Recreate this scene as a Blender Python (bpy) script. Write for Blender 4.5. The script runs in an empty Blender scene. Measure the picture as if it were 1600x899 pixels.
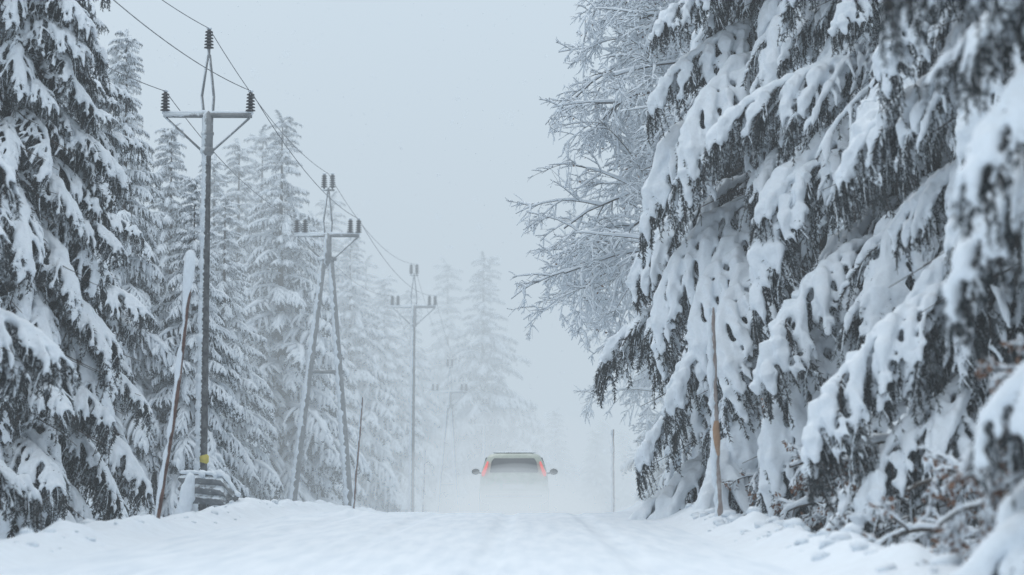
import bpy, math, numpy as np, bmesh
from mathutils import Matrix, Vector
rs = np.random.RandomState
C = bpy.context.scene
col = C.collection

# ------------------------------------------------------------------ materials
def newmat(name):
    m = bpy.data.materials.new(name); m.use_nodes = True
    nt = m.node_tree
    return m, nt, nt.nodes["Principled BSDF"]
def N(nt, t, **kw):
    n = nt.nodes.new(t)
    for k, v in kw.items():
        setattr(n, k, v)
    return n
def noise(nt, scale, detail=4, rough=.6):
    tc = N(nt, "ShaderNodeTexCoord"); n = N(nt, "ShaderNodeTexNoise")
    n.inputs["Scale"].default_value = scale; n.inputs["Detail"].default_value = detail
    n.inputs["Roughness"].default_value = rough
    nt.links.new(tc.outputs["Object"], n.inputs["Vector"]); return n
def ramp(nt, src, stops):
    r = N(nt, "ShaderNodeValToRGB"); el = r.color_ramp.elements
    while len(el) < len(stops): el.new(.5)
    for e, (p, c) in zip(el, stops):
        e.position = p; e.color = (c[0], c[1], c[2], 1)
    nt.links.new(src, r.inputs[0]); return r
def bump(nt, b, src, strength, dist):
    bp = N(nt, "ShaderNodeBump"); bp.inputs["Strength"].default_value = strength
    bp.inputs["Distance"].default_value = dist
    nt.links.new(src, bp.inputs["Height"]); nt.links.new(bp.outputs[0], b.inputs["Normal"])

def snow_mat(name, s1=14, bd=.02, base=(.78, .84, .90)):
    m, nt, b = newmat(name)
    n = noise(nt, s1, 5)
    d = tuple(c * .93 for c in base)
    r = ramp(nt, n.outputs[0], [(.3, d), (.65, base)])
    nt.links.new(r.outputs[0], b.inputs["Base Color"])
    b.inputs["Roughness"].default_value = .8
    b.inputs["Specular IOR Level"].default_value = .25
    bump(nt, b, n.outputs[0], .5, bd)
    return m
def simple(name, c1, c2, scale, rough=.8, metal=0, bd=0):
    m, nt, b = newmat(name)
    n = noise(nt, scale)
    r = ramp(nt, n.outputs[0], [(.35, c1), (.65, c2)])
    nt.links.new(r.outputs[0], b.inputs["Base Color"])
    b.inputs["Roughness"].default_value = rough; b.inputs["Metallic"].default_value = metal
    if bd: bump(nt, b, n.outputs[0], .6, bd)
    return m
def snowy(name, c1, c2, scale, d=(-.9, -.1, .3), lo=.35, hi=.6, rough=.8, ns=9):
    """material with wind-blown snow stuck to one side (by surface normal + noise)"""
    m, nt, b = newmat(name)
    n = noise(nt, scale); r = ramp(nt, n.outputs[0], [(.35, c1), (.65, c2)])
    g = N(nt, "ShaderNodeNewGeometry"); dp = N(nt, "ShaderNodeVectorMath", operation='DOT_PRODUCT')
    v = Vector(d).normalized(); dp.inputs[1].default_value = v
    nt.links.new(g.outputs["Normal"], dp.inputs[0])
    n2 = noise(nt, ns, 5, .7)
    a = N(nt, "ShaderNodeMath", operation='MULTIPLY_ADD'); a.inputs[1].default_value = 1.4; a.inputs[2].default_value = -.7
    nt.links.new(n2.outputs[0], a.inputs[0])
    ad = N(nt, "ShaderNodeMath", operation='ADD')
    nt.links.new(dp.outputs["Value"], ad.inputs[0]); nt.links.new(a.outputs[0], ad.inputs[1])
    f = ramp(nt, ad.outputs[0], [(lo, (0, 0, 0)), (hi, (1, 1, 1))])
    mx = N(nt, "ShaderNodeMix", data_type='RGBA')
    nt.links.new(f.outputs[0], mx.inputs[0]); nt.links.new(r.outputs[0], mx.inputs[6])
    mx.inputs[7].default_value = (.78, .84, .89, 1)
    nt.links.new(mx.outputs[2], b.inputs["Base Color"]); b.inputs["Roughness"].default_value = rough
    bump(nt, b, f.outputs[0], .6, .02)
    return m
M_SNOW = snow_mat("snow", 16, .03)
M_TWIGSNOW = snow_mat("twig_snow", 26, .02, (.80, .855, .91))
M_NEEDLE = simple("spruce_needles", (.015, .022, .026), (.038, .050, .056), 6, .7)
M_BARK = snowy("bark", (.03, .025, .022), (.08, .065, .055), 12, lo=.45, hi=.65)
M_TWIG = simple("twig_bark", (.035, .028, .025), (.09, .07, .06), 15)
M_LEAF = simple("dry_leaves", (.13, .06, .04), (.24, .14, .09), 8)
M_STEEL = snowy("galvanised_steel", (.16, .17, .18), (.26, .27, .28), 6, lo=.2, hi=.5, rough=.6, ns=7)
M_POLE = snowy("pole_steel", (.035, .038, .043), (.12, .125, .13), 9, lo=.2, hi=.34, rough=.7, ns=18)
M_INS = simple("insulator_glaze", (.02, .02, .025), (.05, .05, .055), 6, .3)
M_STAKE = snowy("wood_stake", (.07, .035, .028), (.16, .09, .07), 10, lo=.5, hi=.65, ns=7)
M_STAKE2 = snowy("pale_wood_stake", (.26, .21, .19), (.38, .33, .31), 10, lo=.4, hi=.6, ns=7)
M_BAND = simple("orange_band", (.34, .20, .12), (.44, .28, .18), 8)
M_YEL = simple("yellow_label", (.5, .42, .08), (.62, .52, .12), 8)
M_WIRE = simple("frosted_wire", (.07, .07, .08), (.25, .26, .28), 3)

# ------------------------------------------------------------------ mesh helpers
def build_mesh(name, groups, mats):
    V = []; loops = []; starts = []; mi = []; off = 0; ls = 0
    for v, f, k in groups:
        if len(f) == 0: continue
        v = np.asarray(v, float).reshape(-1, 3); f = np.asarray(f, np.int64)
        V.append(v); loops.append((f + off).ravel()); w = f.shape[1]
        starts.append(ls + np.arange(len(f)) * w); mi.append(np.full(len(f), k))
        off += len(v); ls += f.size
    V = np.concatenate(V); loops = np.concatenate(loops); starts = np.concatenate(starts); mi = np.concatenate(mi)
    me = bpy.data.meshes.new(name)
    me.vertices.add(len(V)); me.vertices.foreach_set("co", V.astype(np.float32).ravel())
    me.loops.add(len(loops)); me.loops.foreach_set("vertex_index", loops.astype(np.int32))
    me.polygons.add(len(starts)); me.polygons.foreach_set("loop_start", starts.astype(np.int32))
    me.polygons.foreach_set("material_index", mi.astype(np.int32))
    me.polygons.foreach_set("use_smooth", np.ones(len(starts), bool))
    me.update(calc_edges=True)
    for m in mats: me.materials.append(m)
    return me
def obj(name, me, parent=None, loc=None):
    o = bpy.data.objects.new(name, me); col.objects.link(o)
    if parent is not None: o.parent = parent
    if loc is not None: o.location = loc
    return o
def empty(name, loc=(0, 0, 0)):
    o = bpy.data.objects.new(name, None); col.objects.link(o); o.location = loc; return o
def nrm(a): return a / np.maximum(np.linalg.norm(a, axis=-1, keepdims=True), 1e-9)

def tubes(P, R, k=6, up=0., flat=1.):
    m, n, _ = P.shape
    T = np.gradient(P, axis=1); T = nrm(T)
    ref = np.zeros_like(T); ref[..., 2] = 1
    vert = np.abs(T[..., 2]) > .97
    ref[vert] = (1, 0, 0)
    S = nrm(np.cross(T, ref)); U = nrm(np.cross(S, T))
    a = np.linspace(0, 2 * np.pi, k, endpoint=False) + .3
    ctr = P + np.array([0, 0, 1.]) * (up * R)[..., None]
    V = ctr[:, :, None, :] + R[:, :, None, None] * (np.cos(a)[None, None, :, None] * S[:, :, None, :] + flat * np.sin(a)[None, None, :, None] * U[:, :, None, :])
    base = (np.arange(m) * n * k)[:, None, None] + (np.arange(n - 1) * k)[None, :, None]
    j = np.arange(k)[None, None, :]; j2 = (j + 1) % k
    F = np.stack([base + j, base + j2, base + j2 + k, base + j + k], -1).reshape(-1, 4)
    return V.reshape(-1, 3), F
def capped(P, R, k=8, up=.5, flat=.85):
    m, n, _ = P.shape
    d0 = nrm(P[:, 0] - P[:, 1]) * R[:, :1] * .6; d1 = nrm(P[:, -1] - P[:, -2]) * R[:, -1:] * .6
    P2 = np.concatenate([(P[:, 0] + d0)[:, None], P, (P[:, -1] + d1)[:, None]], 1)
    R2 = np.concatenate([R[:, :1] * .45, R, R[:, -1:] * .45], 1)
    off = np.concatenate([R[:, :1], R, R[:, -1:]], 1) * up
    P2 = P2 + np.array([0, 0, 1.]) * off[..., None]
    V, F = tubes(P2, R2, k, 0, flat)
    n2 = n + 2
    s = (np.arange(m) * n2 * k)[:, None]
    caps0 = s + np.arange(k)[::-1][None]; caps1 = s + (n2 - 1) * k + np.arange(k)[None]
    return V, F, np.concatenate([caps0, caps1])
def remesh(parts, voxel, iters=2):
    groups = []
    for V, F, Cp in parts:
        groups.append((V, F, 0))
        groups.append((V[Cp.ravel()], np.arange(Cp.size).reshape(Cp.shape), 0))
    me = build_mesh("tmp", groups, [])
    bm = bmesh.new(); bm.from_mesh(me); bmesh.ops.remove_doubles(bm, verts=bm.verts, dist=1e-5)
    bm.to_mesh(me); bm.free()
    o = obj("tmp", me); md = o.modifiers.new("r", 'REMESH'); md.mode = 'VOXEL'; md.voxel_size = voxel
    sm = o.modifiers.new("s", 'SMOOTH'); sm.iterations = iters; sm.factor = .5
    dg = bpy.context.evaluated_depsgraph_get(); e = o.evaluated_get(dg); em = e.to_mesh()
    V = np.empty(len(em.vertices) * 3); em.vertices.foreach_get("co", V); V = V.reshape(-1, 3)
    L = np.empty(len(em.loops), np.int32); em.loops.foreach_get("vertex_index", L)
    tot = np.empty(len(em.polygons), np.int32); em.polygons.foreach_get("loop_total", tot)
    st = np.empty(len(em.polygons), np.int32); em.polygons.foreach_get("loop_start", st)
    q = st[tot == 4]; F = L[q[:, None] + np.arange(4)[None]]
    e.to_mesh_clear(); bpy.data.objects.remove(o); bpy.data.meshes.remove(me)
    return V, F

def spawn(P, idx, t, sgn, ang, length, droop, n, jit, r, rand=False):
    n0 = P.shape[1]; f = np.clip(t, 0, .999) * (n0 - 1); i = f.astype(int); w = (f - i)[:, None]
    A = P[idx, i]; B = P[idx, i + 1]; start = A * (1 - w) + B * w; tan = nrm(B - A)
    m = len(idx)
    if rand:
        q = nrm(r.normal(size=(m, 3))); side = nrm(np.cross(tan, q))
    else:
        side = np.cross(tan, np.array([0, 0, 1.])); bad = np.linalg.norm(side, axis=1) < .15
        side[bad] = nrm(r.normal(size=(bad.sum(), 3))) if bad.any() else side[bad]
        side = nrm(side) * sgn[:, None]
    d = nrm(tan * np.cos(ang)[:, None] + side * np.sin(ang)[:, None] + r.normal(size=(m, 3)) * jit)
    out = np.empty((m, n, 3)); out[:, 0] = start; p = start
    dr = np.zeros((m, 3)); dr[:, 2] = -np.asarray(droop) / (n - 1)
    for k in range(1, n):
        d = nrm(d + dr + r.normal(size=(m, 3)) * jit * .4)
        p = p + d * (length / (n - 1))[:, None]; out[:, k] = p
    return out

def needles(Ps, dens, ln, wd, r, low=.3):
    Vs = []
    for P in Ps:
        m, n, _ = P.shape
        if m == 0: continue
        L = np.linalg.norm(np.diff(P, axis=1), axis=2).sum(1)
        cnt = r.poisson(L * dens); idx = np.repeat(np.arange(m), cnt); k = len(idx)
        f = r.rand(k) * (n - 1) * .999; i = f.astype(int); w = (f - i)[:, None]
        A = P[idx, i]; B = P[idx, i + 1]; s = A * (1 - w) + B * w; tan = nrm(B - A)
        q = r.normal(size=(k, 3)); q[:, 2] -= low; rad = nrm(q - tan * (q * tan).sum(1)[:, None])
        d = nrm(tan * .75 + rad * .9); l = ln * (.6 + .7 * r.rand(k))[:, None]
        perp = nrm(np.cross(d, r.normal(size=(k, 3)))) * wd * .5
        tri = np.stack([s + perp, s - perp, s + d * l], 1); Vs.append(tri.reshape(-1, 3))
    V = np.concatenate(Vs); return V, np.arange(len(V)).reshape(-1, 3)

def bough(seed, L=3., snow=1., kind='m', droop_end=.9):
    r = rs(seed); lod = 1 if kind == 'l' else 0; hv = kind == 'h'
    n = 12; a = .12 + r.rand() * .1; p = np.zeros(3); pts = [p.copy()]; yaw = 0
    for k in range(1, n):
        t = k / (n - 1)
        a2 = a - droop_end * t ** 1.3; yaw += r.normal() * .05
        p = p + np.array([math.cos(a2) * math.cos(yaw), math.cos(a2) * math.sin(yaw), math.sin(a2)]) * L / (n - 1)
        pts.append(p.copy())
    AX = np.array(pts)[None]
    sp = {'m': .14, 'h': .23, 'l': .22}[kind]
    t = np.arange(.12 if hv else .08, .98, sp / L); t = np.concatenate([t, t + .4 * sp / L]); sg = np.repeat([1., -1.], len(t) // 2)
    t = np.clip(t + r.normal(size=len(t)) * .015, .05, .98)
    ln = L * (.10 + (.34 if hv else .30) * (1 - t) ** .8) * np.clip(t * 4 + .15, 0, 1) * (.65 + .7 * r.rand(len(t)))
    TW = spawn(AX, np.zeros(len(t), int), t, sg, (.92 if hv else 1.0) - .35 * t + r.normal(size=len(t)) * .12, ln, (1.2 if hv else 1.0) + .8 * r.rand(len(t)), 8 if lod == 0 else 4, .06, r)
    k = {'m': 5, 'h': 5, 'l': 2}[kind]
    big = np.where(ln > .3)[0]; idx = np.repeat(big, k); t2 = np.tile(np.linspace(.25, .85, k), len(big)) + r.normal(size=len(idx)) * .05
    sg2 = np.tile([1., -1.] * 8, 300)[:len(idx)]
    l2 = ln[idx] * (.42 - .25 * t2) * (.6 + .8 * r.rand(len(idx)))
    SW = spawn(TW, idx, t2, sg2, np.full(len(idx), .8), l2, np.full(len(idx), 1.2), 5 if lod == 0 else 3, .1, r)
    ch = {'m': 3.6, 'h': 6.5, 'l': 1.0}[kind]
    idx = r.randint(0, len(ln), int(len(ln) * ch))
    lh = (.12 + .28 * r.rand(len(idx))) * {'m': 1.1, 'h': 1.5, 'l': 1.3}[kind]
    HW = spawn(TW, idx, .05 + .95 * r.rand(len(idx)), r.choice([-1., 1.], len(idx)), np.full(len(idx), 1.1), lh, np.full(len(idx), 4.), 4 if lod == 0 else 3, .15, r)
    i3 = np.zeros(int(14 * L), int)
    HA = spawn(AX, i3, .1 + .85 * r.rand(len(i3)), r.choice([-1., 1.], len(i3)), np.full(len(i3), 1.1), .2 + .4 * r.rand(len(i3)), np.full(len(i3), 4.), 4 if lod == 0 else 3, .15, r)
    def rad(P, r0, tip=.6):
        m, n, _ = P.shape; t = np.linspace(0, 1, n)
        prof = .7 + .45 * np.sin(np.pi * np.minimum(t * .9 + .15, 1)); prof[-1] *= tip
        return r0 * prof[None] * np.clip(1 + r.normal(size=(m, n)) * (.34 if hv else .24), .35, 1.7) * (.6 + .8 * r.rand(m))[:, None]
    rm = (.06 if not hv else .065) * snow; rt = (.033 if not hv else .040) * snow; r2 = .022 * snow
    groups = []
    keep = r.rand(len(TW)) < {'m': .92, 'h': .88, 'l': .95}[kind]
    keep2 = r.rand(len(SW)) < {'m': .62, 'h': .62, 'l': .85}[kind]
    if lod == 0:
        parts = [capped(AX, rad(AX, rm)), capped(TW[keep], rad(TW[keep], rt)), capped(SW[keep2], rad(SW[keep2], r2))]
        V, F = remesh(parts, .022 if not hv else .026, 2 if not hv else 1)
        V = V + .008 * np.stack([np.sin(V[:, 1] * 31 + V[:, 2] * 17), np.sin(V[:, 0] * 29 + V[:, 2] * 23), np.sin(V[:, 0] * 33 + V[:, 1] * 19)], -1) * (1.5 if hv else .8)
        groups.append((V, F, 0))
        fk = r.rand(len(HW)) < .5
        V, F = tubes(HW[fk], np.full(HW[fk].shape[:2], .011) * np.linspace(1, .4, HW.shape[1])[None], 4, .5); groups.append((V, F, 0))
        groups.append((*needles([AX, TW, SW], 70, .066 if hv else .062, .020, r, .6), 1))
        groups.append((*needles([HW, HA], 75, .058, .021, r, .0), 1))
        V, F = tubes(TW, np.full(TW.shape[:2], .008), 3); groups.append((V, F, 2))
        V, F = tubes(np.concatenate([HW, HA]), np.full((len(HW) + len(HA), HW.shape[1]), .005), 3); groups.append((V, F, 2))
        V, F = tubes(AX, np.linspace(.035, .008, AX.shape[1])[None], 6); groups.append((V, F, 2))
    else:
        for P, r0 in ((AX, rm), (TW[keep], rt * 1.35), (SW[keep2], r2 * 1.5)):
            V, F = tubes(P, rad(P, r0, .35), 4, .6, .8); groups.append((V, F, 0))
        groups.append((*needles([AX, TW, SW], 14, .12, .045, r, .8), 1))
        groups.append((*needles([HW, HA], 18, .11, .045, r, .0), 1))
    return groups

BM = [M_TWIGSNOW, M_NEEDLE, M_TWIG]
B_MED = [bough(10 + i, 2.6, 1.12, 'm', .75 + .3 * (i % 3)) for i in range(6)]
B_HVY = [bough(30 + i, 3.8, 1.55, 'h', .80 + .13 * i) for i in range(7)]
B_LOD = [bough(50 + i, 2.8, 1.6, 'l', .7 + .15 * i) for i in range(4)]
B_MEDm = [build_mesh("snowy_bough", g, BM) for g in B_MED]
B_HVYm = [build_mesh("heavy_snow_bough", g, BM) for g in B_HVY]
print("bough faces", [len(m.polygons) for m in B_MEDm + B_HVYm], [sum(len(g[1]) for g in b) for b in B_LOD])

def crown(H, Rmax, seed, z0=1.0, gap=.36, per=5, p=.75, tiltlow=-.25, tipt=.35, jl=.38):
    r = rs(seed); out = []; z = z0
    while z < H - .3:
        f = z / H; R = Rmax * (1 - f) ** p
        k = per
        a0 = r.rand() * 6.28
        for j in range(k):
            l = max(.62, R * (.78 + jl * r.rand()))
            out.append((z + r.normal() * .12, a0 + j * 6.283 / k + r.normal() * .25, l, tiltlow + tipt * f ** 1.5 - tiltlow * f + r.normal() * .12, r.normal() * .16))
        z += gap * (1 - .5 * f) * (.8 + .4 * r.rand())
    out.append((H - .45, 0, .6, 1.3, 0)); out.append((H - .6, 2, .5, .9, 0)); out.append((H - .6, 4.2, .5, .9, 0))
    return out
def mat4(z, az, s, tilt, roll):
    return Matrix.Translation((0, 0, z)) @ Matrix.Rotation(az, 4, 'Z') @ Matrix.Rotation(-tilt, 4, 'Y') @ Matrix.Rotation(roll, 4, 'X') @ Matrix.Scale(s, 4)
def trunk_geo(H, r0, seed):
    r = rs(seed); n = 14; P = np.zeros((1, n, 3)); P[0, :, 2] = np.linspace(-.3, H - .3, n); P[0, :, :2] = np.cumsum(r.normal(size=(n, 2)) * .015, 0)
    return tubes(P, (np.linspace(r0, .012, n) * (1 + r.normal(size=n) * .03))[None], 10)
def near_tree(x, y, z, H, Rmax, seed, boughs, L0, **kw):
    V, F = trunk_geo(H, .2 + H * .006, seed)
    r = rs(seed + 7)
    k = 420; st = np.zeros((k, 6, 3)); az = r.rand(k) * 6.28; zz = .3 + r.rand(k) * H * .8; ln = Rmax * (.3 + .55 * r.rand(k)) * (1 - zz / H) ** .6
    for q in range(6):
        f = q / 5; st[:, q, 0] = np.cos(az) * ln * f; st[:, q, 1] = np.sin(az) * ln * f; st[:, q, 2] = zz - .35 * ln * f ** 1.5
    st += r.normal(size=st.shape) * .03
    V2, F2 = tubes(st, np.linspace(.018, .004, 6)[None] * np.ones((k, 1)), 4)
    t = obj("spruce_tree", build_mesh("spruce_trunk", [(V, F, 0), (V2, F2, 1)], [M_BARK, M_TWIG]), None, (x, y, z))
    for (bz, az, l, tl, ro) in crown(H, Rmax, seed, **kw):
        o = obj("bough", boughs[r.randint(len(boughs))], t)
        o.matrix_local = mat4(bz, az, l / L0, tl, ro)
    return t
def lod_tree_mesh(H, Rmax, seed, **kw):
    r = rs(seed); V, F = trunk_geo(H, .22, seed)
    groups = [(V, F, 2)]
    for (bz, az, l, tl, ro) in crown(H, Rmax, seed, **kw):
        M = np.array(mat4(bz, az, l / 2.8, tl, ro))
        for (v, f, k) in B_LOD[r.randint(len(B_LOD))]:
            groups.append((v @ M[:3, :3].T + M[:3, 3], f, k))
    return build_mesh("spruce_crown", groups, BM)
LODS = [lod_tree_mesh(17, 3.7, 101 + i, gap=.52 + .05 * i, per=6, z0=.6, p=.8 + .06 * (i % 3), tiltlow=-.4, tipt=.15, jl=.5) for i in range(5)]
print("lod faces", [len(m.polygons) for m in LODS])

# ------------------------------------------------------------------ terrain
def cx(d):
    d = np.asarray(d, float); return -1.15 + .007 * d + .0009 * np.clip(d - 60, 0, None) ** 2
def zr(d):
    d = np.asarray(d, float); e = np.clip(d - 42, 0, 140); return -.0005 * e ** 2 - .02 * np.clip(d - 182, 0, 80)
def sn(x, y, s, seed):
    r = rs(seed); o = 0
    for k in range(7):
        a = r.rand() * 6.28; f = s * (.6 + 1.2 * r.rand()); o = o + np.sin((x * math.cos(a) + y * math.sin(a)) * f + r.rand() * 6.28)
    return o / 7
def sstep(a, b, x):
    t = np.clip((x - a) / (b - a), 0, 1); return t * t * (3 - 2 * t)
def zg(x, d):
    u = x - cx(d); a = np.abs(u)
    z = zr(d)
    hw = 3.95 + .20 * sn(x * 0, d, .9, 3) + .10 * sn(x * 0, d, 3.1, 4)
    bank = np.exp(-((a - hw - .1) / .42) ** 2)
    lump = .5 + .9 * np.clip(sn(x, d, 2.2, 5) + .5 * sn(x, d, 6, 6) + .35 * sn(x, d, 14, 7), -.35, 1)
    z = z + bank * (.06 + .17 * lump)
    z = z + .05 * sstep(3.2, 4.0, a) * (1 - sstep(4.3, 5.2, a))
    z = z + .20 * np.exp(-((x + 5.0) / .6) ** 2 - ((d - 45.5) / 1.6) ** 2) + .22 * np.exp(-((x - 3.45) / .3) ** 2 - ((d - 44.0) / 1.6) ** 2)
    z = z + .14 * np.exp(-((x + 3.2) / .35) ** 2 - ((d - 50) / 1.2) ** 2)
    z = z - 1.7 * sstep(4.4, 7.0, a) + .25 * sstep(5, 9, a) * sn(x, d, .8, 8) + .06 * sstep(4.3, 5, a) * sn(x, d, 4, 9)
    on = 1 - sstep(3.0, 3.8, a)
    w = .12 * sn(x * 0, d, .12, 31)
    rut = sum(np.exp(-((u + w - c) / .15) ** 4) for c in (-2.3, -.85, .75, 2.2))
    z = z - on * (.040 * rut) + on * (.014 * sn(x, d, 1.1, 10) + .008 * sn(x, d, 5, 11) + .006 * sn(x * 3, d, 14, 12))
    return z
xs = np.concatenate([-np.geomspace(400, 9.2, 40), np.arange(-9, 9.01, .07), np.geomspace(9.2, 400, 40)])
ys = np.concatenate([np.arange(-40, 12, 1.), np.arange(12, 62, .16), np.arange(62, 180, .8), np.geomspace(181, 900, 40)])
X, Y = np.meshgrid(xs, ys); Z = zg(X, Y)
nx, ny = len(xs), len(ys)
ii = (np.arange(ny - 1)[:, None] * nx + np.arange(nx - 1)[None]).ravel()
F = np.stack([ii, ii + 1, ii + nx + 1, ii + nx], -1)
# keep the ground a little lower under the road sheet so the two never touch
Zg = Z - .03 * (np.abs(X - cx(Y)) < 3.2)
V = np.stack([X, Y, Zg], -1).reshape(-1, 3)
M_GROUND = snow_mat("ground_snow", 5, .05)
obj("snow_ground", build_mesh("snow_ground", [(V, F, 0)], [M_GROUND]))
u = np.linspace(-3.35, 3.35, 110); d = ys[(ys > -38) & (ys < 300)]
U, D = np.meshgrid(u, d); XX = cx(D) + U; ZZ = zg(XX, D) + .004
nx2 = len(u); ii = (np.arange(len(d) - 1)[:, None] * nx2 + np.arange(nx2 - 1)[None]).ravel()
F = np.stack([ii, ii + 1, ii + nx2 + 1, ii + nx2], -1)
m, nt, b = newmat("packed_snow")
tc = N(nt, "ShaderNodeTexCoord"); mp = N(nt, "ShaderNodeMapping"); mp.inputs["Scale"].default_value = (3.5, .25, 1)
nt.links.new(tc.outputs["Object"], mp.inputs[0]); n1 = N(nt, "ShaderNodeTexNoise"); n1.inputs["Scale"].default_value = 1.6; n1.inputs["Detail"].default_value = 6
nt.links.new(mp.outputs[0], n1.inputs["Vector"])
r_ = ramp(nt, n1.outputs[0], [(.3, (.66, .735, .81)), (.62, (.77, .83, .89))]); nt.links.new(r_.outputs[0], b.inputs["Base Color"])
b.inputs["Roughness"].default_value = .7; b.inputs["Specular IOR Level"].default_value = .3
n2 = noise(nt, 9, 6); bump(nt, b, n2.outputs[0], .4, .03)
obj("snowy_road", build_mesh("snowy_road", [(np.stack([XX, D, ZZ], -1).reshape(-1, 3), F, 0)], [m]))
r = rs(77); cl = []
bm = bmesh.new(); bmesh.ops.create_icosphere(bm, subdivisions=2, radius=1); me0 = bpy.data.meshes.new("t"); bm.to_mesh(me0); bm.free()
IV = np.array([v.co[:] for v in me0.vertices]); IF = np.array([p.vertices[:] for p in me0.polygons])
bm = bmesh.new(); bmesh.ops.create_icosphere(bm, subdivisions=4, radius=1); me0 = bpy.data.meshes.new("t"); bm.to_mesh(me0); bm.free()
IV4 = np.array([v.co[:] for v in me0.vertices]); IF4 = np.array([p.vertices[:] for p in me0.polygons])
for k in range(300):
    dd = 16 + 34 * r.rand() ** .9; s = 1 if r.rand() < .7 else -1; uu = s * (4.15 + .25 * r.normal()); x = cx(dd) + uu
    sz = .02 + .08 * r.rand() ** 3
    v = IV * (1 + .15 * r.normal(size=(len(IV), 1))) * sz * np.array([1.1, 1.2, .7])
    cl.append((v + np.array([x, dd, zg(x, dd) + sz * .1]), IF, 0))
obj("snow_bank_clods", build_mesh("snow_bank_clods", cl, [M_SNOW]))
G = lambda x, d: float(zg(np.float64(x), np.float64(d)))

# ------------------------------------------------------------------ spruces
def NT(x, d, H, R, seed, kind, **kw):
    B, L0 = (B_MEDm, 2.6) if kind == 'm' else (B_HVYm, 3.8)
    return near_tree(x, d, G(x, d) - .1, H, R, seed, B, L0, **kw)
NT(-8.1, 29, 17, 3.2, 1, 'm', gap=.42, per=6, p=.6, tiltlow=-.45, tipt=.2)
NT(-8.3, 38, 18, 3.2, 2, 'm', gap=.42, per=6, p=.5, tiltlow=-.45, tipt=.2)
NT(-8.6, 22, 15, 2.9, 3, 'm', gap=.44, per=6, p=.6, tiltlow=-.45, tipt=.2)
NT(-9.3, 48, 16, 3.2, 4, 'm', gap=.42, per=6, p=.7, tiltlow=-.45, tipt=.2)
HK = dict(gap=.74, per=5, p=.42, tiltlow=-.30, tipt=.1, jl=.6)
NT(5.4, 43, 20, 4.7, 5, 'h', z0=2.3, **HK)
NT(6.4, 35, 18, 4.2, 6, 'h', z0=2.2, **HK)
NT(6.5, 27, 16, 3.6, 7, 'h', z0=1.9, **HK)
NT(4.95, 15.5, 12, 2.7, 8, 'm', z0=2.1, gap=.42, per=6, p=.42, tiltlow=-.34, tipt=.1, jl=.55)
NT(7.2, 52, 17, 4.5, 9, 'h', z0=1.6, **HK)
NT(9.0, 38, 15, 3.6, 19, 'm', gap=.45, per=6, p=.6, tiltlow=-.45, tipt=.2)
def LT(x, d, ztop, i, rz=0, parent=None, wid=1.0):
    g = G(x, d) - .2; s = (ztop - g) / 17
    o = obj("spruce_tree", LODS[i % 5], parent, (x, d, g)); o.scale = (s * wid, s * wid, s); o.rotation_euler = (0, 0, rz); return o
def px(pxx, d): return (pxx - 800) * d / 3778
def pz(py, d): return .86 + (736 - py) * d / 3778
for i, (p_, ty, d_, w) in enumerate([(262, 190, 66, 1.0), (330, 240, 78, 1.0), (372, 215, 90, 1.1), (440, 172, 84, 1.15), (405, 195, 98, 1.1), (300, 270, 58, 1.), (190, 40, 58, .9),
                                     (490, 330, 105, 1.1), (548, 362, 118, 1.1), (515, 300, 122, 1.1), (600, 430, 140, 1.1), (640, 450, 160, 1.1), (700, 405, 185, 1.1), (757, 395, 165, 1.3), (570, 400, 150, 1.1),
                                     (180, 60, 75, 1.), (120, 40, 60, 1.), (350, 300, 70, 1.1), (450, 330, 92, 1.1)]):
    LT(px(p_, d_), d_, pz(ty, d_), i, i * 1.3, None, w)
for i, (x_, d_, zt, w) in enumerate([(6.6, 63, 9, 1.1), (6.3, 76, 9.0, 1.1), (6.6, 91, 8.5, 1.2), (8.0, 106, 8, 1.2), (10.2, 124, 7, 1.3), (13, 142, 5, 1.2), (9.5, 66, 13, 1.1), (11, 80, 13, 1.2)]):
    LT(x_, d_, zt, i + 1, i * 2.1, None, w)
df = empty("distant_forest"); r = rs(5)
for k in range(70):
    d_ = 190 + 150 * r.rand(); c_ = float(cx(min(d_, 260)))
    x_ = px(300 + 1100 * r.rand(), d_)
    if abs(x_ - c_) < 7: continue
    LT(x_, d_, G(x_, d_) + 13 + 7 * r.rand(), k, k, df, 1.2)
for k in range(50):
    s = -1 if k % 2 else 1; d_ = 30 + 170 * r.rand(); x_ = float(cx(d_)) + s * (13 + 18 * r.rand())
    LT(x_, d_, G(x_, d_) + 13 + 6 * r.rand(), k, k, df, 1.15)

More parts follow.
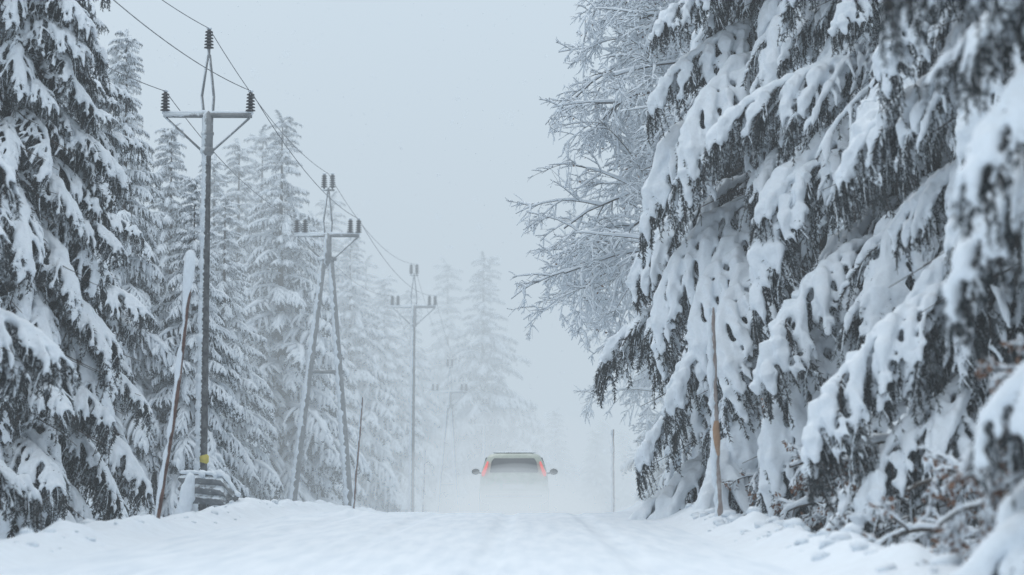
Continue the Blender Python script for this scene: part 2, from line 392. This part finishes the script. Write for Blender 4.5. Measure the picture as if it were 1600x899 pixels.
# ------------------------------------------------------------------ snowy deciduous trees
def decid(name, x, d, H, seed, lean=(-1, 0), counts=(16, 8, 8, 6), reach=4.5, leaves=0, z0=.25, sr=1.):
    r = rs(seed); n = 12
    T = np.zeros((1, n, 3)); T[0, :, 2] = np.linspace(-.3, H, n)
    T[0, :, :2] = np.cumsum(r.normal(size=(n, 2)) * H * .008, 0) + np.linspace(0, 1, n)[:, None] ** 1.6 * np.array(lean) * H * .07
    lv = [T]
    m = counts[0]; t = z0 + (1 - z0) * (np.arange(m) + r.rand(m)) / m * .97
    az = r.rand(m) * 6.28; bias = nrm(np.stack([np.cos(az), np.sin(az), 0 * az], -1) + np.array([lean[0], lean[1], 0]) * .8)
    st = spawn(T, np.zeros(m, int), t, np.ones(m), np.zeros(m), np.zeros(m) + .001, np.zeros(m), 2, 0, r)[:, 0]
    l1 = reach * (1.15 - .5 * t) * (.7 + .5 * r.rand(m)); k = 9; P = np.empty((m, k, 3)); p = st; dd = nrm(bias + np.array([0, 0, .6])); P[:, 0] = p
    for q in range(1, k):
        dd = nrm(dd + np.array([0, 0, -.14]) + r.normal(size=(m, 3)) * .10); p = p + dd * (l1 / (k - 1))[:, None]; P[:, q] = p
    lv.append(P); ln = l1
    fr = (.5, .45, .45); nn = (7, 6, 5)
    for L in range(3):
        par = lv[-1]; c = counts[L + 1]; idx = np.repeat(np.arange(len(par)), c); t = .2 + .78 * r.rand(len(idx))
        ll = ln[idx] * fr[L] * (1.15 - .6 * t) * (.6 + .7 * r.rand(len(idx)))
        Q = spawn(par, idx, t, np.ones(len(idx)), .75 + .25 * r.rand(len(idx)), ll, .55 - .1 * L + 0 * ll, nn[L], .16, r, rand=True)
        lv.append(Q); ln = ll
    wr = (.0, .045, .018, .009, .0055); g = []
    for i, P in enumerate(lv):
        nq = P.shape[1]; tp = np.linspace(1, .45, nq)[None]
        R = (np.linspace(.035 + .012 * H, .02, nq)[None] if i == 0 else wr[i] * tp * np.ones((len(P), 1)))
        g.append((*tubes(P, R, 8 if i == 0 else 4 if i < 3 else 3), 1))
        if i > 0:
            s0 = (0, .06, .036, .024, .017)[i] * sr
            Rs = s0 * tp * np.clip(1 + r.normal(size=P.shape[:2]) * .4, .2, 2.2)
            kp = r.rand(len(P)) < .92
            g.append((*tubes(P[kp], Rs[kp], 5 if i < 3 else 4, .9, 1.1), 0))
    if leaves:
        P = lv[-1]; idx = r.randint(0, len(P), leaves); q = r.randint(0, P.shape[1], leaves); s = P[idx, q]
        a = nrm(r.normal(size=(leaves, 3)) + np.array([0, 0, -.8])); b2 = nrm(np.cross(a, r.normal(size=(leaves, 3))))
        sz = .035 * (.6 + .7 * r.rand(leaves))[:, None]
        q4 = np.stack([s, s + a * sz + b2 * sz * .6, s + a * sz * 2, s + a * sz - b2 * sz * .6], 1)
        g.append((q4.reshape(-1, 3), np.arange(leaves * 4).reshape(-1, 4), 2))
    return obj(name, build_mesh(name, g, [M_TWIGSNOW, M_BARK, M_LEAF]), None, (x, d, G(x, d) - .05))
decid("beech_tree", 6.5, 56, 16.5, 11, (-1, -.1), (38, 11, 8, 6), 5.7, 900, z0=.40)
decid("beech_tree", 8.4, 70, 14.5, 12, (-1, 0), (26, 9, 8, 6), 6.0, z0=.40)
decid("beech_tree", 9.6, 84, 11.5, 13, (-1, 0), (20, 8, 8, 6), 6.0, z0=.38)
decid("beech_tree", 12.4, 105, 10.0, 14, (-1, 0), (20, 8, 7, 5), 6.4, z0=.35)
for i, (x_, d_, h, lf) in enumerate([(5.0, 50, 3.6, 3600), (4.9, 44, 3.0, 3000), (4.8, 38, 2.5, 2800), (4.6, 32.5, 2.2, 2200), (4.5, 27, 1.9, 1800), (5.4, 56, 3.8, 2400), (4.4, 22, 1.7, 1500), (5.8, 47, 4.2, 3500), (4.0, 17.5, 1.7, 1800), (5.4, 35, 3.0, 2600), (5.2, 29, 2.6, 2200), (4.6, 41, 2.4, 2600)]):
    decid("leafy_shrub", x_, d_, h, 40 + i, (-.2, -.1), (14, 7, 6, 4), 1.1 + h * .12, lf, z0=.05, sr=.75)

# ------------------------------------------------------------------ utility poles
def line(p, q, r0, r1=None, k=8, n=2):
    P = np.linspace(np.array(p, float), np.array(q, float), n)[None]; R = np.linspace(r0, r1 if r1 is not None else r0, n)[None]
    V, F, Cc = capped(P, R, k, 0, 1); return [(V, F), (V, Cc)]
def insul(x, y, z, s=1.):
    prof = [(.02, 0), (.03, .02)]
    h = .04
    for k in range(6):
        prof += [(.045, h), (.105 - .004 * k, h + .010), (.10 - .004 * k, h + .030), (.045, h + .05)]; h += .066
    prof += [(.03, h), (.035, h + .03), (.0, h + .05)]
    k = 14; a = np.linspace(0, 6.2832, k, endpoint=False)
    V = np.concatenate([np.stack([x + s * rr * np.cos(a), y + s * rr * np.sin(a), np.full(k, z + s * hh)], -1) for rr, hh in prof])
    b = (np.arange(len(prof) - 1) * k)[:, None]; j = np.arange(k)[None]; j2 = (j + 1) % k
    F = np.stack([b + j, b + j2, b + j2 + k, b + j + k], -1).reshape(-1, 4)
    return V, F, z + s * (h + .03)
def add(g, parts, m):
    for V, F in parts: g.append((V, F, m))
def box(c, s):
    c = np.array(c); s = np.array(s) / 2
    V = np.array([[x, y, z] for x in (-1, 1) for y in (-1, 1) for z in (-1, 1)]) * s + c
    F = np.array([[0, 1, 3, 2], [4, 6, 7, 5], [0, 4, 5, 1], [2, 3, 7, 6], [0, 2, 6, 4], [1, 5, 7, 3]]); return V, F
attach = []
def pole(x, d, ztop, kind, dbl, rot=0.):
    g0 = G(x, d) - .2; g = []; arm = ztop - 1.85
    h = arm - g0
    W = .92
    for dy in ((-.06, .06)):
        V, F = box((0, dy, h), (2 * W, .05, .08)); g.append((V, F, 1))
    r = rs(int(d)); n = 12; P = np.zeros((1, n, 3)); P[0, :, 0] = np.linspace(-W, W, n); P[0, :, 2] = h + .04
    V, F, Cc = capped(P, (.045 + .03 * r.rand(n))[None], 8, .25, .8); g += [(V, F, 3), (V, Cc, 3)]
    for s in (-1, 1): add(g, line((s * W * .95, 0, h - .05), (s * .1, 0, h - .75), .026), 1)
    if kind == 'single':
        add(g, line((0, 0, 0), (0, 0, h - .6), .13, .085, 14, 6), 0)
        add(g, line((0, 0, h - .75), (0, 0, h + .02), .12, .12, 14), 1)
        add(g, line((0, 0, h - .78), (0, 0, h - .70), .15, .15, 14), 1)
        add(g, line((0, 0, h - .40), (0, 0, h - .36), .14, .14, 14), 1)
        n = 160; P = np.zeros((1, n, 3)); P[0, :, 2] = np.linspace(.4, h - .8, n); rr = np.linspace(.13, .085, n); P[0, :, 0] = -rr * .7; P[0, :, 1] = -.06
        V, F = tubes(P, (rr * np.clip(.5 + .22 * r.normal(size=n), .05, .9))[None], 8); g.append((V, F, 3))
    else:
        A, B = (-.95, -.3, 0), (.75, .3, 0); zt = h - 1.0
        add(g, line(A, (-.10, 0, zt + .35), .13, .085, 12, 6), 1); add(g, line(B, (.10, 0, zt + .35), .13, .085, 12, 6), 1)
        for A_, ex in ((A, -.10), (B, .10)):
            n = 90; tt = np.linspace(.05, .95, n)[:, None]; P = (np.array(A_) * (1 - tt) + np.array((ex, 0, zt + .35)) * tt)[None]; rr = np.linspace(.13, .085, n); P[0, :, 0] -= rr * .5; P[0, :, 1] -= rr * .6
            V, F = tubes(P, (rr * np.clip(.65 + .2 * r.normal(size=n), .1, .95))[None], 8); g.append((V, F, 3))
        zz = (zt) * .60; f = zz / (zt + .35)
        add(g, line((-.95 + .85 * f - .12, -.3 * (1 - f), zz), (.75 - .65 * f + .12, .3 * (1 - f), zz), .06), 1)
        V, F = box((0, 0, zt + .32), (.52, .2, .10)); g.append((V, F, 1))
        add(g, line((0, 0, zt + .2), (0, 0, h + .02), .13, .11, 12), 1)
    tb = h + 1.27
    add(g, line((-.08, 0, h), (-.13, 0, h + .40), .034), 1); add(g, line((-.13, 0, h + .40), (-.02, 0, tb), .032), 1)
    add(g, line((.10, 0, h), (.12, 0, h + .40), .034), 1); add(g, line((.12, 0, h + .40), (.02, 0, tb), .032), 1)
    add(g, line((0, 0, tb - .05), (0, 0, tb + .12), .035), 1)
    tops = []
    if dbl:
        V, F = box((0, 0, tb + .06), (.36, .08, .05)); g.append((V, F, 1))
    for cxx, base in ((0, tb + .1), (-W * .97, h + .05), (W * .97, h + .05)):
        for o_ in ((-.12, .12) if dbl else (0,)):
            s = -1 if cxx > 0 else 1
            xx = cxx + (o_ if cxx == 0 else s * (o_ + .11) * 1.0 if dbl else 0)
            add(g, line((xx, 0, base - .05), (xx, 0, base + .05), .02), 1)
            V, F, zt_ = insul(xx, 0, base, 1.0 if not dbl else .95); g.append((V, F, 2))
            Vs = IV * np.array([.06, .06, .035]) + np.array([xx, 0, zt_]); g.append((Vs, IF, 3))
        tops.append((cxx, zt_))
    if kind == 'single' and 30 < d < 60:
        zl = pz(722, d) - g0; rl = .13 + (.085 - .13) * zl / (h - .6) + .003
        add(g, line((.03, -.006, zl), (.03, -.006, zl + .12), rl, rl, 14), 4)
    o = obj("utility_pole", build_mesh("utility_pole", g, [M_POLE, M_STEEL, M_INS, M_SNOW, M_YEL]), None, (x, d, g0)); o.rotation_euler = (0, .008, rot)
    attach.append([(x + c * math.cos(rot) + .008 * z, d + c * math.sin(rot), g0 + z) for c, z in tops])
pole(-7.6, 22, 9.6, 'single', False, -.03)
pole(px(315, 50), 50, pz(38, 50), 'single', False, -.03)
pole(px(507, 70), 70, pz(268, 70), 'a', True, -.05)
pole(px(643, 101), 101, pz(411, 101), 'single', True, -.08)
pole(px(700, 130), 130, pz(560, 130), 'a', True, -.12)
pole(px(755, 160), 160, pz(622, 160), 'single', True, -.15)
pole(px(830, 195), 195, pz(655, 195), 'single', True, -.2)
g = []
for a_, b_ in zip(attach[:-1], attach[1:]):
    for k in range(3):
        p = np.array(a_[k]); q = np.array(b_[k]); t = np.linspace(0, 1, 30)[:, None]; P = p * (1 - t) + q * t
        P[:, 2] -= (.55 * 4 * t * (1 - t))[:, 0] * (np.linalg.norm(q - p) / 28)
        g.append((*tubes(P[None], np.full((1, 30), .009), 5), 0))
obj("power_lines", build_mesh("power_lines", g, [M_WIRE]))

# ------------------------------------------------------------------ snow stakes
def stake(x, d, top, base_z=None, r0=.035, mat=M_STAKE, band=None, blob=False, bend=.05, seed=0):
    b = G(x, d) - .15 if base_z is None else base_z; r = rs(seed)
    n = 26; t = np.linspace(0, 1, n)[:, None]; B = np.array([0, 0, 0.]); T = np.array([top[0] - x, 0, top[1] - b])
    P = B * (1 - t) + T * t; P[:, 0] += bend * np.sin(t[:, 0] * 3.1) + np.cumsum(r.normal(size=n)) * .004
    R = np.linspace(r0, r0 * .65, n) * (1 + .12 * r.normal(size=n)); g = []
    V, F, Cc = capped(P[None], R[None], 10, 0, 1); g += [(V, F, 0), (V, Cc, 0)]
    if band:
        i0, i1 = int(band[0] * n), int(band[1] * n); Pb = P[i0:i1]
        g.append((*tubes(Pb[None], (R[i0:i1] + .006)[None], 10), 1))
    o_ = np.array([-r0 * .9, -.01, .0]); Rs = np.clip(r0 * (.55 + .6 * r.normal(size=n)), .002, r0 * 1.2)
    g.append((*tubes((P + o_)[None], Rs[None], 8), 2))
    if blob:
        Pb = P[19:] + np.array([-.035, 0, .03]); Rb = np.array([.015, .03, .05, .07, .08, .085, .07])[:len(Pb)]
        V, F, Cc = capped(Pb[None], Rb[None], 12, 0, 1); g += [(V, F, 2), (V, Cc, 2)]
    obj("snow_stake", build_mesh("snow_stake", g, [mat, M_BAND, M_SNOW]), None, (x, d, b))
stake(px(245, 35), 35, (px(300, 35), pz(398, 35)), None, .037, M_STAKE, None, True, .05, 1)
stake(px(553, 66), 66, (px(568, 66), pz(622, 66)), None, .035, M_STAKE, None, False, .0, 2)
stake(px(660, 95), 95, (px(665, 95), pz(703, 95)), None, .035, M_STAKE, None, False, .0, 3)
stake(px(1123, 35), 35, (px(1114, 35), pz(482, 35)), None, .052, M_STAKE2, (.32, .52), False, .0, 4)
stake(px(957, 75), 75, (px(958, 75), pz(672, 75)), None, .045, M_STAKE2, None, False, .0, 5)

# ------------------------------------------------------------------ guardrails
M_RAIL = snowy("guardrail_steel", (.12, .13, .14), (.24, .25, .26), 5, d=(-.2, -.1, 1), lo=.45, hi=.65, rough=.5, ns=6)
def guard(pts, seed=0, mirror=1):
    pts = np.array(pts, float); r = rs(seed)
    sl = np.r_[0, np.cumsum(np.linalg.norm(np.diff(pts, axis=0), axis=1))]; n = max(8, int(sl[-1] / .1)); s = np.linspace(0, sl[-1], n)
    P = np.stack([np.interp(s, sl, pts[:, k]) for k in range(3)], -1)
    T = nrm(np.gradient(P, axis=0)); T[:, 2] = 0; T = nrm(T); S = nrm(np.cross(T, np.array([0, 0, 1.]))) * mirror
    g = []
    pr = np.array([(0, 0), (.0, .03), (.08, .08), (.08, .13), (0, .18), (.0, .21), (.08, .26), (.08, .31), (0, .36), (.0, .39), (.08, .44), (.08, .49), (0, .53), (0, .55)])
    V = P[:, None, :] + S[:, None, :] * pr[None, :, 0:1] + np.array([0, 0, 1.]) * (pr[None, :, 1:2] - .55)
    V2 = V - S[:, None, :] * .012
    k = len(pr); ii = (np.arange(n - 1)[:, None] * k + np.arange(k - 1)[None]).ravel(); F = np.stack([ii, ii + 1, ii + k + 1, ii + k], -1)
    g.append((V.reshape(-1, 3), F, 0)); g.append((V2.reshape(-1, 3), F, 0))
    for i in range(2, n, 16):
        c = P[i] - S[i] * .09; gz = G(c[0], c[1]) - .3
        V, F = box((c[0], c[1], (gz + c[2] - .04) / 2), (.09, .12, c[2] - .04 - gz)); g.append((V, F, 0))
    Ps = P + np.array([0, 0, .02]); R = np.clip(.07 + .03 * np.convolve(r.normal(size=n + 4), np.ones(5) / 2.2, 'valid'), .035, .15)
    parts = [capped(Ps[None], R[None], 10, .3, .8)]; V, F = remesh(parts, .03); g.append((V, F, 1))
    obj("guardrail", build_mesh("guardrail", g, [M_RAIL, M_SNOW]))
guard([(px(374, 44.6), 44.6, .38), (px(352, 44.8), 44.8, .76), (px(310, 45.2), 45.2, .80), (px(285, 45.6), 45.6, .80)], seed=1, mirror=-1)
guard([(px(1068, 44), 44.0, .40), (px(1076, 45), 45.2, .80), (px(1098, 47), 47, .84), (3.75, 52, .74), (3.85, 60, .5)], seed=2, mirror=1)
def heap(name, cs):
    parts = []
    for (x, y, z, s, hh) in cs:
        P = np.array([[x - .02, y, z], [x, y, z + hh * .5], [x + .02, y, z + hh]])[None]; parts.append(capped(P, np.array([[s, s * .85, s * .6]]), 12, 0, 1))
    V, F = remesh(parts, .03, 10); V = V + .02 * np.stack([sn(V[:, 1] * 1., V[:, 2], 17, 1), sn(V[:, 0], V[:, 2], 17, 2), sn(V[:, 0], V[:, 1], 15, 3)], -1)
    obj(name, build_mesh(name, [(V, F, 0)], [M_SNOW]))
heap("snow_heap", [(px(298, 45), 44.9, .35, .14, .44), (px(292, 45), 44.9, -.1, .16, .7), (px(318, 45), 45.0, .80, .10, .04), (px(340, 45), 44.8, .78, .08, .02), (px(283, 45), 45.1, -.1, .12, .4)])
heap("snow_heap", [(px(1085, 43.5), 43.5, -.1, .22, .35), (px(1098, 44), 43.8, -.1, .17, .75), (px(1104, 44), 44, .3, .15, .4), (px(1075, 43), 43, -.1, .2, .2), (px(1108, 43), 43, -.1, .22, .2)])

# ------------------------------------------------------------------ car (rear view hatchback)
M_PAINT, nt, b = newmat("pale_car_paint")
n = noise(nt, 4); r_ = ramp(nt, n.outputs[0], [(.4, (.38, .43, .34)), (.6, (.50, .54, .45))]); nt.links.new(r_.outputs[0], b.inputs["Base Color"]); b.inputs["Roughness"].default_value = .4
M_GLASS = simple("car_glass", (.02, .025, .03), (.05, .055, .06), 3, .12)
M_RUB = simple("rubber", (.02, .02, .02), (.05, .05, .05), 9, .8)
M_TRIM = simple("dark_trim", (.05, .05, .055), (.1, .1, .1), 9, .6)
M_TAIL, nt, b = newmat("tail_light"); n = noise(nt, 12); r_ = ramp(nt, n.outputs[0], [(.4, (.38, .04, .035)), (.6, (.5, .07, .055))]); nt.links.new(r_.outputs[0], b.inputs["Base Color"])
b.inputs["Emission Color"].default_value = (1, .14, .12, 1); b.inputs["Emission Strength"].default_value = .6; b.inputs["Roughness"].default_value = .2
M_PLATE = simple("plate_white", (.6, .6, .6), (.75, .75, .75), 9, .5)
car_z = float(zr(60)); CAR = empty("hatchback_car", (px(803, 60), 60, car_z - .02))
CAR.rotation_euler = (0, 0, -.01)
def section(y, zb, w, belt, wb, roof, wrf):
    h = [(0, zb), (w * .6, zb), (w * .93, zb + .03), (w, zb + .2), (w, (zb + belt) / 2 + .05), (wb, belt), (wb * .5 + wrf * .5, (belt + roof) / 2), (wrf, roof - .07), (wrf * .86, roof - .015), (wrf * .45, roof), (0, roof + .005)]
    full = h + [(-x, z) for x, z in h[-2:0:-1]]
    return [(x, y, z) for x, z in full]
secs = [section(.0, .32, .72, .66, .76, .70, .66), section(.03, .26, .80, .88, .80, .93, .70), section(.10, .22, .84, .95, .82, .99, .70),
        section(.22, .20, .86, .97, .83, 1.18, .70), section(.36, .20, .86, .98, .83, 1.42, .66), section(.50, .20, .86, .98, .84, 1.475, .66),
        section(1.2, .20, .86, .98, .84, 1.50, .67), section(2.0, .20, .86, .97, .84, 1.47, .66), section(2.4, .20, .86, .96, .83, 1.30, .68),
        section(2.95, .20, .85, .94, .80, .98, .70), section(3.5, .22, .84, .84, .74, .86, .6), section(3.8, .26, .76, .72, .66, .74, .5), section(3.88, .34, .66, .6, .6, .62, .45)]
ns_ = len(secs[0]); V = np.array(secs).reshape(-1, 3); b_ = (np.arange(len(secs) - 1) * ns_)[:, None]; j = np.arange(ns_)[None]; j2 = (j + 1) % ns_
F = np.stack([b_ + j, b_ + j2, b_ + j2 + ns_, b_ + j + ns_], -1).reshape(-1, 4)
me = build_mesh("car_body", [(V, F, 0)], [M_PAINT])
bm = bmesh.new(); bm.from_mesh(me); bm.verts.ensure_lookup_table()
bm.faces.new([bm.verts[i] for i in range(ns_)][::-1]); bm.faces.new([bm.verts[(len(secs) - 1) * ns_ + i] for i in range(ns_)])
bmesh.ops.recalc_face_normals(bm, faces=bm.faces); bm.to_mesh(me); bm.free()
for p_ in me.polygons: p_.use_smooth = True
bo = obj("body", me, CAR); sm = bo.modifiers.new("s", 'SUBSURF'); sm.levels = 1; sm.render_levels = 2
def panel(name, pts, mat, th=.02, nrm_=(0, -1, 0), bev=.01):
    p = np.array(pts, float); q = p - np.array(nrm_) * th; k = len(p)
    F4 = np.array([[i, (i + 1) % k, (i + 1) % k + k, i + k] for i in range(k)])
    me = build_mesh(name, [(np.concatenate([p, q]), F4, 0)], [mat])
    bm = bmesh.new(); bm.from_mesh(me); bm.verts.ensure_lookup_table()
    bm.faces.new([bm.verts[i] for i in range(k)][::-1]); bm.faces.new([bm.verts[i + k] for i in range(k)])
    bmesh.ops.recalc_face_normals(bm, faces=bm.faces)
    bm.to_mesh(me); bm.free()
    o = obj(name, me, CAR); md = o.modifiers.new("b", 'BEVEL'); md.width = bev; md.segments = 2; return o
panel("rear_window", [(-.60, .085, 1.02), (.60, .085, 1.02), (.56, .215, 1.27), (.50, .285, 1.36), (-.50, .285, 1.36), (-.56, .215, 1.27)], M_GLASS, .10, (0, -.9, .4))
for s in (-1, 1):
    panel("tail_light", [(s * .80, .03, .92), (s * .74, .02, .92), (s * .69, .06, 1.04), (s * .63, .22, 1.27), (s * .67, .26, 1.29), (s * .74, .16, 1.12), (s * .80, .07, 1.0)], M_TAIL, .09, (0, -.95, .3))
    panel("side_window", [(s * .815, .55, 1.02), (s * .815, 2.3, 1.02), (s * .715, 1.95, 1.38), (s * .705, .6, 1.38)], M_GLASS, .05, (s, 0, .2))
    Vm = IV * np.array([.11, .06, .085]) + np.array([s * 1.0, 2.15, 1.02]); mm = build_mesh("mirror", [(Vm, IF, 0), (*line((s * .82, 2.15, .97), (s * .95, 2.15, 1.0), .025)[0], 0)], [M_TRIM]); obj("mirror", mm, CAR)
    for yy in (.72, 3.15):
        k = 28; a = np.linspace(0, 6.2832, k, endpoint=False); prof = [(.0, .0), (.17, .01), (.2, .03), (.27, -.02), (.30, -.01), (.31, .04), (.31, .16), (.28, .19), (.0, .19)]
        Vw = np.concatenate([np.stack([np.full(k, s * (.86 - w_)), yy + rr * np.cos(a), .31 + rr * np.sin(a)], -1) for rr, w_ in prof])
        b2 = (np.arange(len(prof) - 1) * k)[:, None]; jj = np.arange(k)[None]; jk = (jj + 1) % k
        Fw = np.stack([b2 + jj, b2 + jk, b2 + jk + k, b2 + jj + k], -1).reshape(-1, 4)
        obj("wheel", build_mesh("wheel", [(Vw, Fw, 0)], [M_RUB]), CAR)
panel("bumper", [(-.82, -.03, .34), (.82, -.03, .34), (.84, -.02, .52), (-.84, -.02, .52)], M_PAINT, .15, (0, -1, 0), .03)
panel("bumper_strip", [(-.70, -.045, .40), (.70, -.045, .40), (.70, -.045, .45), (-.70, -.045, .45)], M_TRIM, .03)
panel("number_plate", [(-.26, -.02, .60), (.26, -.02, .60), (.26, -.01, .71), (-.26, -.01, .71)], M_PLATE, .04, (0, -1, 0), .004)
panel("wiper", [(-.02, .05, 1.04), (.0, .04, 1.06), (.40, .07, 1.11), (.40, .07, 1.095)], M_TRIM, .02)
P = np.zeros((1, 8, 3)); P[0, :, 1] = np.linspace(.6, 1.9, 8); P[0, :, 2] = 1.50
V, F = tubes(P, np.full((1, 8), .55) * np.array([.3, .8, 1, 1, 1, 1, .8, .3]), 16, 0, .06); obj("roof_snow", build_mesh("roof_snow", [(V, F, 0)], [M_SNOW]), CAR)

# ------------------------------------------------------------------ air: falling snow, mist, dust
r = rs(3); k = 3600; dd = 9 + 55 * r.rand(k) ** .8; P = np.stack([(r.rand(k) - .5) * dd * .5, dd, .3 + r.rand(k) * dd * .24], -1); sz = .004 + .005 * r.rand(k)
o8 = np.array([[1, 0, 0], [-1, 0, 0], [0, 1, 0], [0, -1, 0], [0, 0, 1], [0, 0, -1]], float); f8 = np.array([[0, 2, 4], [2, 1, 4], [1, 3, 4], [3, 0, 4], [2, 0, 5], [1, 2, 5], [3, 1, 5], [0, 3, 5]])
V = (P[:, None] + o8[None] * sz[:, None, None]).reshape(-1, 3); F = (f8[None] + (np.arange(k) * 6)[:, None, None]).reshape(-1, 3)
obj("falling_snow", build_mesh("falling_snow", [(V, F, 0)], [M_SNOW]))

def glow_vol(name, dens, glow=(.565, .66, .74)):
    """mist: absorption plus an added glow that stands in for daylight scattered inside the cloud"""
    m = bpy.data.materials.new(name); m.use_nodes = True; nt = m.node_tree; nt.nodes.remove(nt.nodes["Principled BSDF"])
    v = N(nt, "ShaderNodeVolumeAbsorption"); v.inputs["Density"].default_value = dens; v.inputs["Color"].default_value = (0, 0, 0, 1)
    e = N(nt, "ShaderNodeEmission"); e.inputs[0].default_value = (*glow, 1); e.inputs[1].default_value = dens  # haze brightness is set here as emission, nothing scatters
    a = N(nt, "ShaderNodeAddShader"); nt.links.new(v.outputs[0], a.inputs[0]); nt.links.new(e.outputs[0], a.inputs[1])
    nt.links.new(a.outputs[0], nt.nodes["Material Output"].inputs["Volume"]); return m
def volbox(name, c, s, m, parent=None):
    V, F = box(c, s); me = build_mesh(name, [(V, F, 0)], [m])
    bm = bmesh.new(); bm.from_mesh(me); bmesh.ops.recalc_face_normals(bm, faces=bm.faces); bm.to_mesh(me); bm.free()
    return obj(name, me, parent)
volbox("winter_mist", (0, 280, 8), (620, 680, 50), glow_vol("mist", .0018))
volbox("valley_mist", (3, 330, 5), (500, 548, 44), glow_vol("mist_dense", .0100))
PL = empty("snow_dust_plume"); m = glow_vol("snow_dust", .16, (.62, .705, .775))  # spray puffs glow too, slightly brighter than the mist, in place of scattered daylight
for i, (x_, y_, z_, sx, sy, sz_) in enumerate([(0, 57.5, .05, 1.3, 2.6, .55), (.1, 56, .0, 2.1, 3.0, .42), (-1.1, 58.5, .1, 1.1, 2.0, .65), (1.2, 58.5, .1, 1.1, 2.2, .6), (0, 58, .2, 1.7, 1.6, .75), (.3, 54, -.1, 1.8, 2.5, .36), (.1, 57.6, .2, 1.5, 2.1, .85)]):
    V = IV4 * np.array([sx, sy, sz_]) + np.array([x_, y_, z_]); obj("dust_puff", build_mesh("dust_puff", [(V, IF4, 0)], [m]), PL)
mt = glow_vol("snow_dust_thin", .045, (.60, .685, .76))  # thin veil around the car, its brightness again an added glow
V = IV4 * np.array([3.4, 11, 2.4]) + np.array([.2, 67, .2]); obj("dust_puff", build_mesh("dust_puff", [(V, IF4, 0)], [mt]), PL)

# ------------------------------------------------------------------ sky and light
w = bpy.data.worlds.new("World"); C.world = w; w.use_nodes = True; nt = w.node_tree; bg = nt.nodes["Background"]
EL, AZ = math.radians(42), math.radians(-20)
sky = N(nt, "ShaderNodeTexSky", sky_type='NISHITA'); sky.sun_disc = False; sky.sun_elevation = EL; sky.sun_rotation = AZ; sky.dust_density = 4
tc = N(nt, "ShaderNodeTexCoord"); sx = N(nt, "ShaderNodeSeparateXYZ"); nt.links.new(tc.outputs["Generated"], sx.inputs[0])
gr = ramp(nt, sx.outputs[2], [(0, (.45, .555, .65)), (.2, (.46, .565, .66)), (.7, (.89, .95, 1.0))])
mul = N(nt, "ShaderNodeVectorMath", operation='SCALE'); mul.inputs[3].default_value = 10.5; nt.links.new(gr.outputs[0], mul.inputs[0])
mx = N(nt, "ShaderNodeMix", data_type='RGBA'); mx.inputs[0].default_value = .93
nt.links.new(sky.outputs[0], mx.inputs[6]); nt.links.new(mul.outputs[0], mx.inputs[7]); nt.links.new(mx.outputs[2], bg.inputs[0]); bg.inputs[1].default_value = .133
sun = bpy.data.lights.new("sun", 'SUN'); sun.energy = .7; sun.angle = math.radians(30); sun.color = (1, .985, .97)
so = bpy.data.objects.new("sun", sun); col.objects.link(so)
dirv = Vector((math.sin(AZ) * math.cos(EL), math.cos(AZ) * math.cos(EL), math.sin(EL)))
so.rotation_euler = dirv.to_track_quat('Z', 'Y').to_euler()

cam = bpy.data.cameras.new("camera"); co = bpy.data.objects.new("camera", cam); col.objects.link(co); C.camera = co
co.location = (0, 0, .86); co.rotation_euler = (math.radians(90) + math.atan(286.5 / 3778), 0, 0)
cam.lens = 85; cam.sensor_width = 36; cam.clip_end = 2000; cam.clip_start = .1
cam.dof.use_dof = True; cam.dof.focus_distance = 48; cam.dof.aperture_fstop = 1.4
C.view_settings.view_transform = 'Standard'; C.view_settings.look = 'None'; C.view_settings.exposure = 0
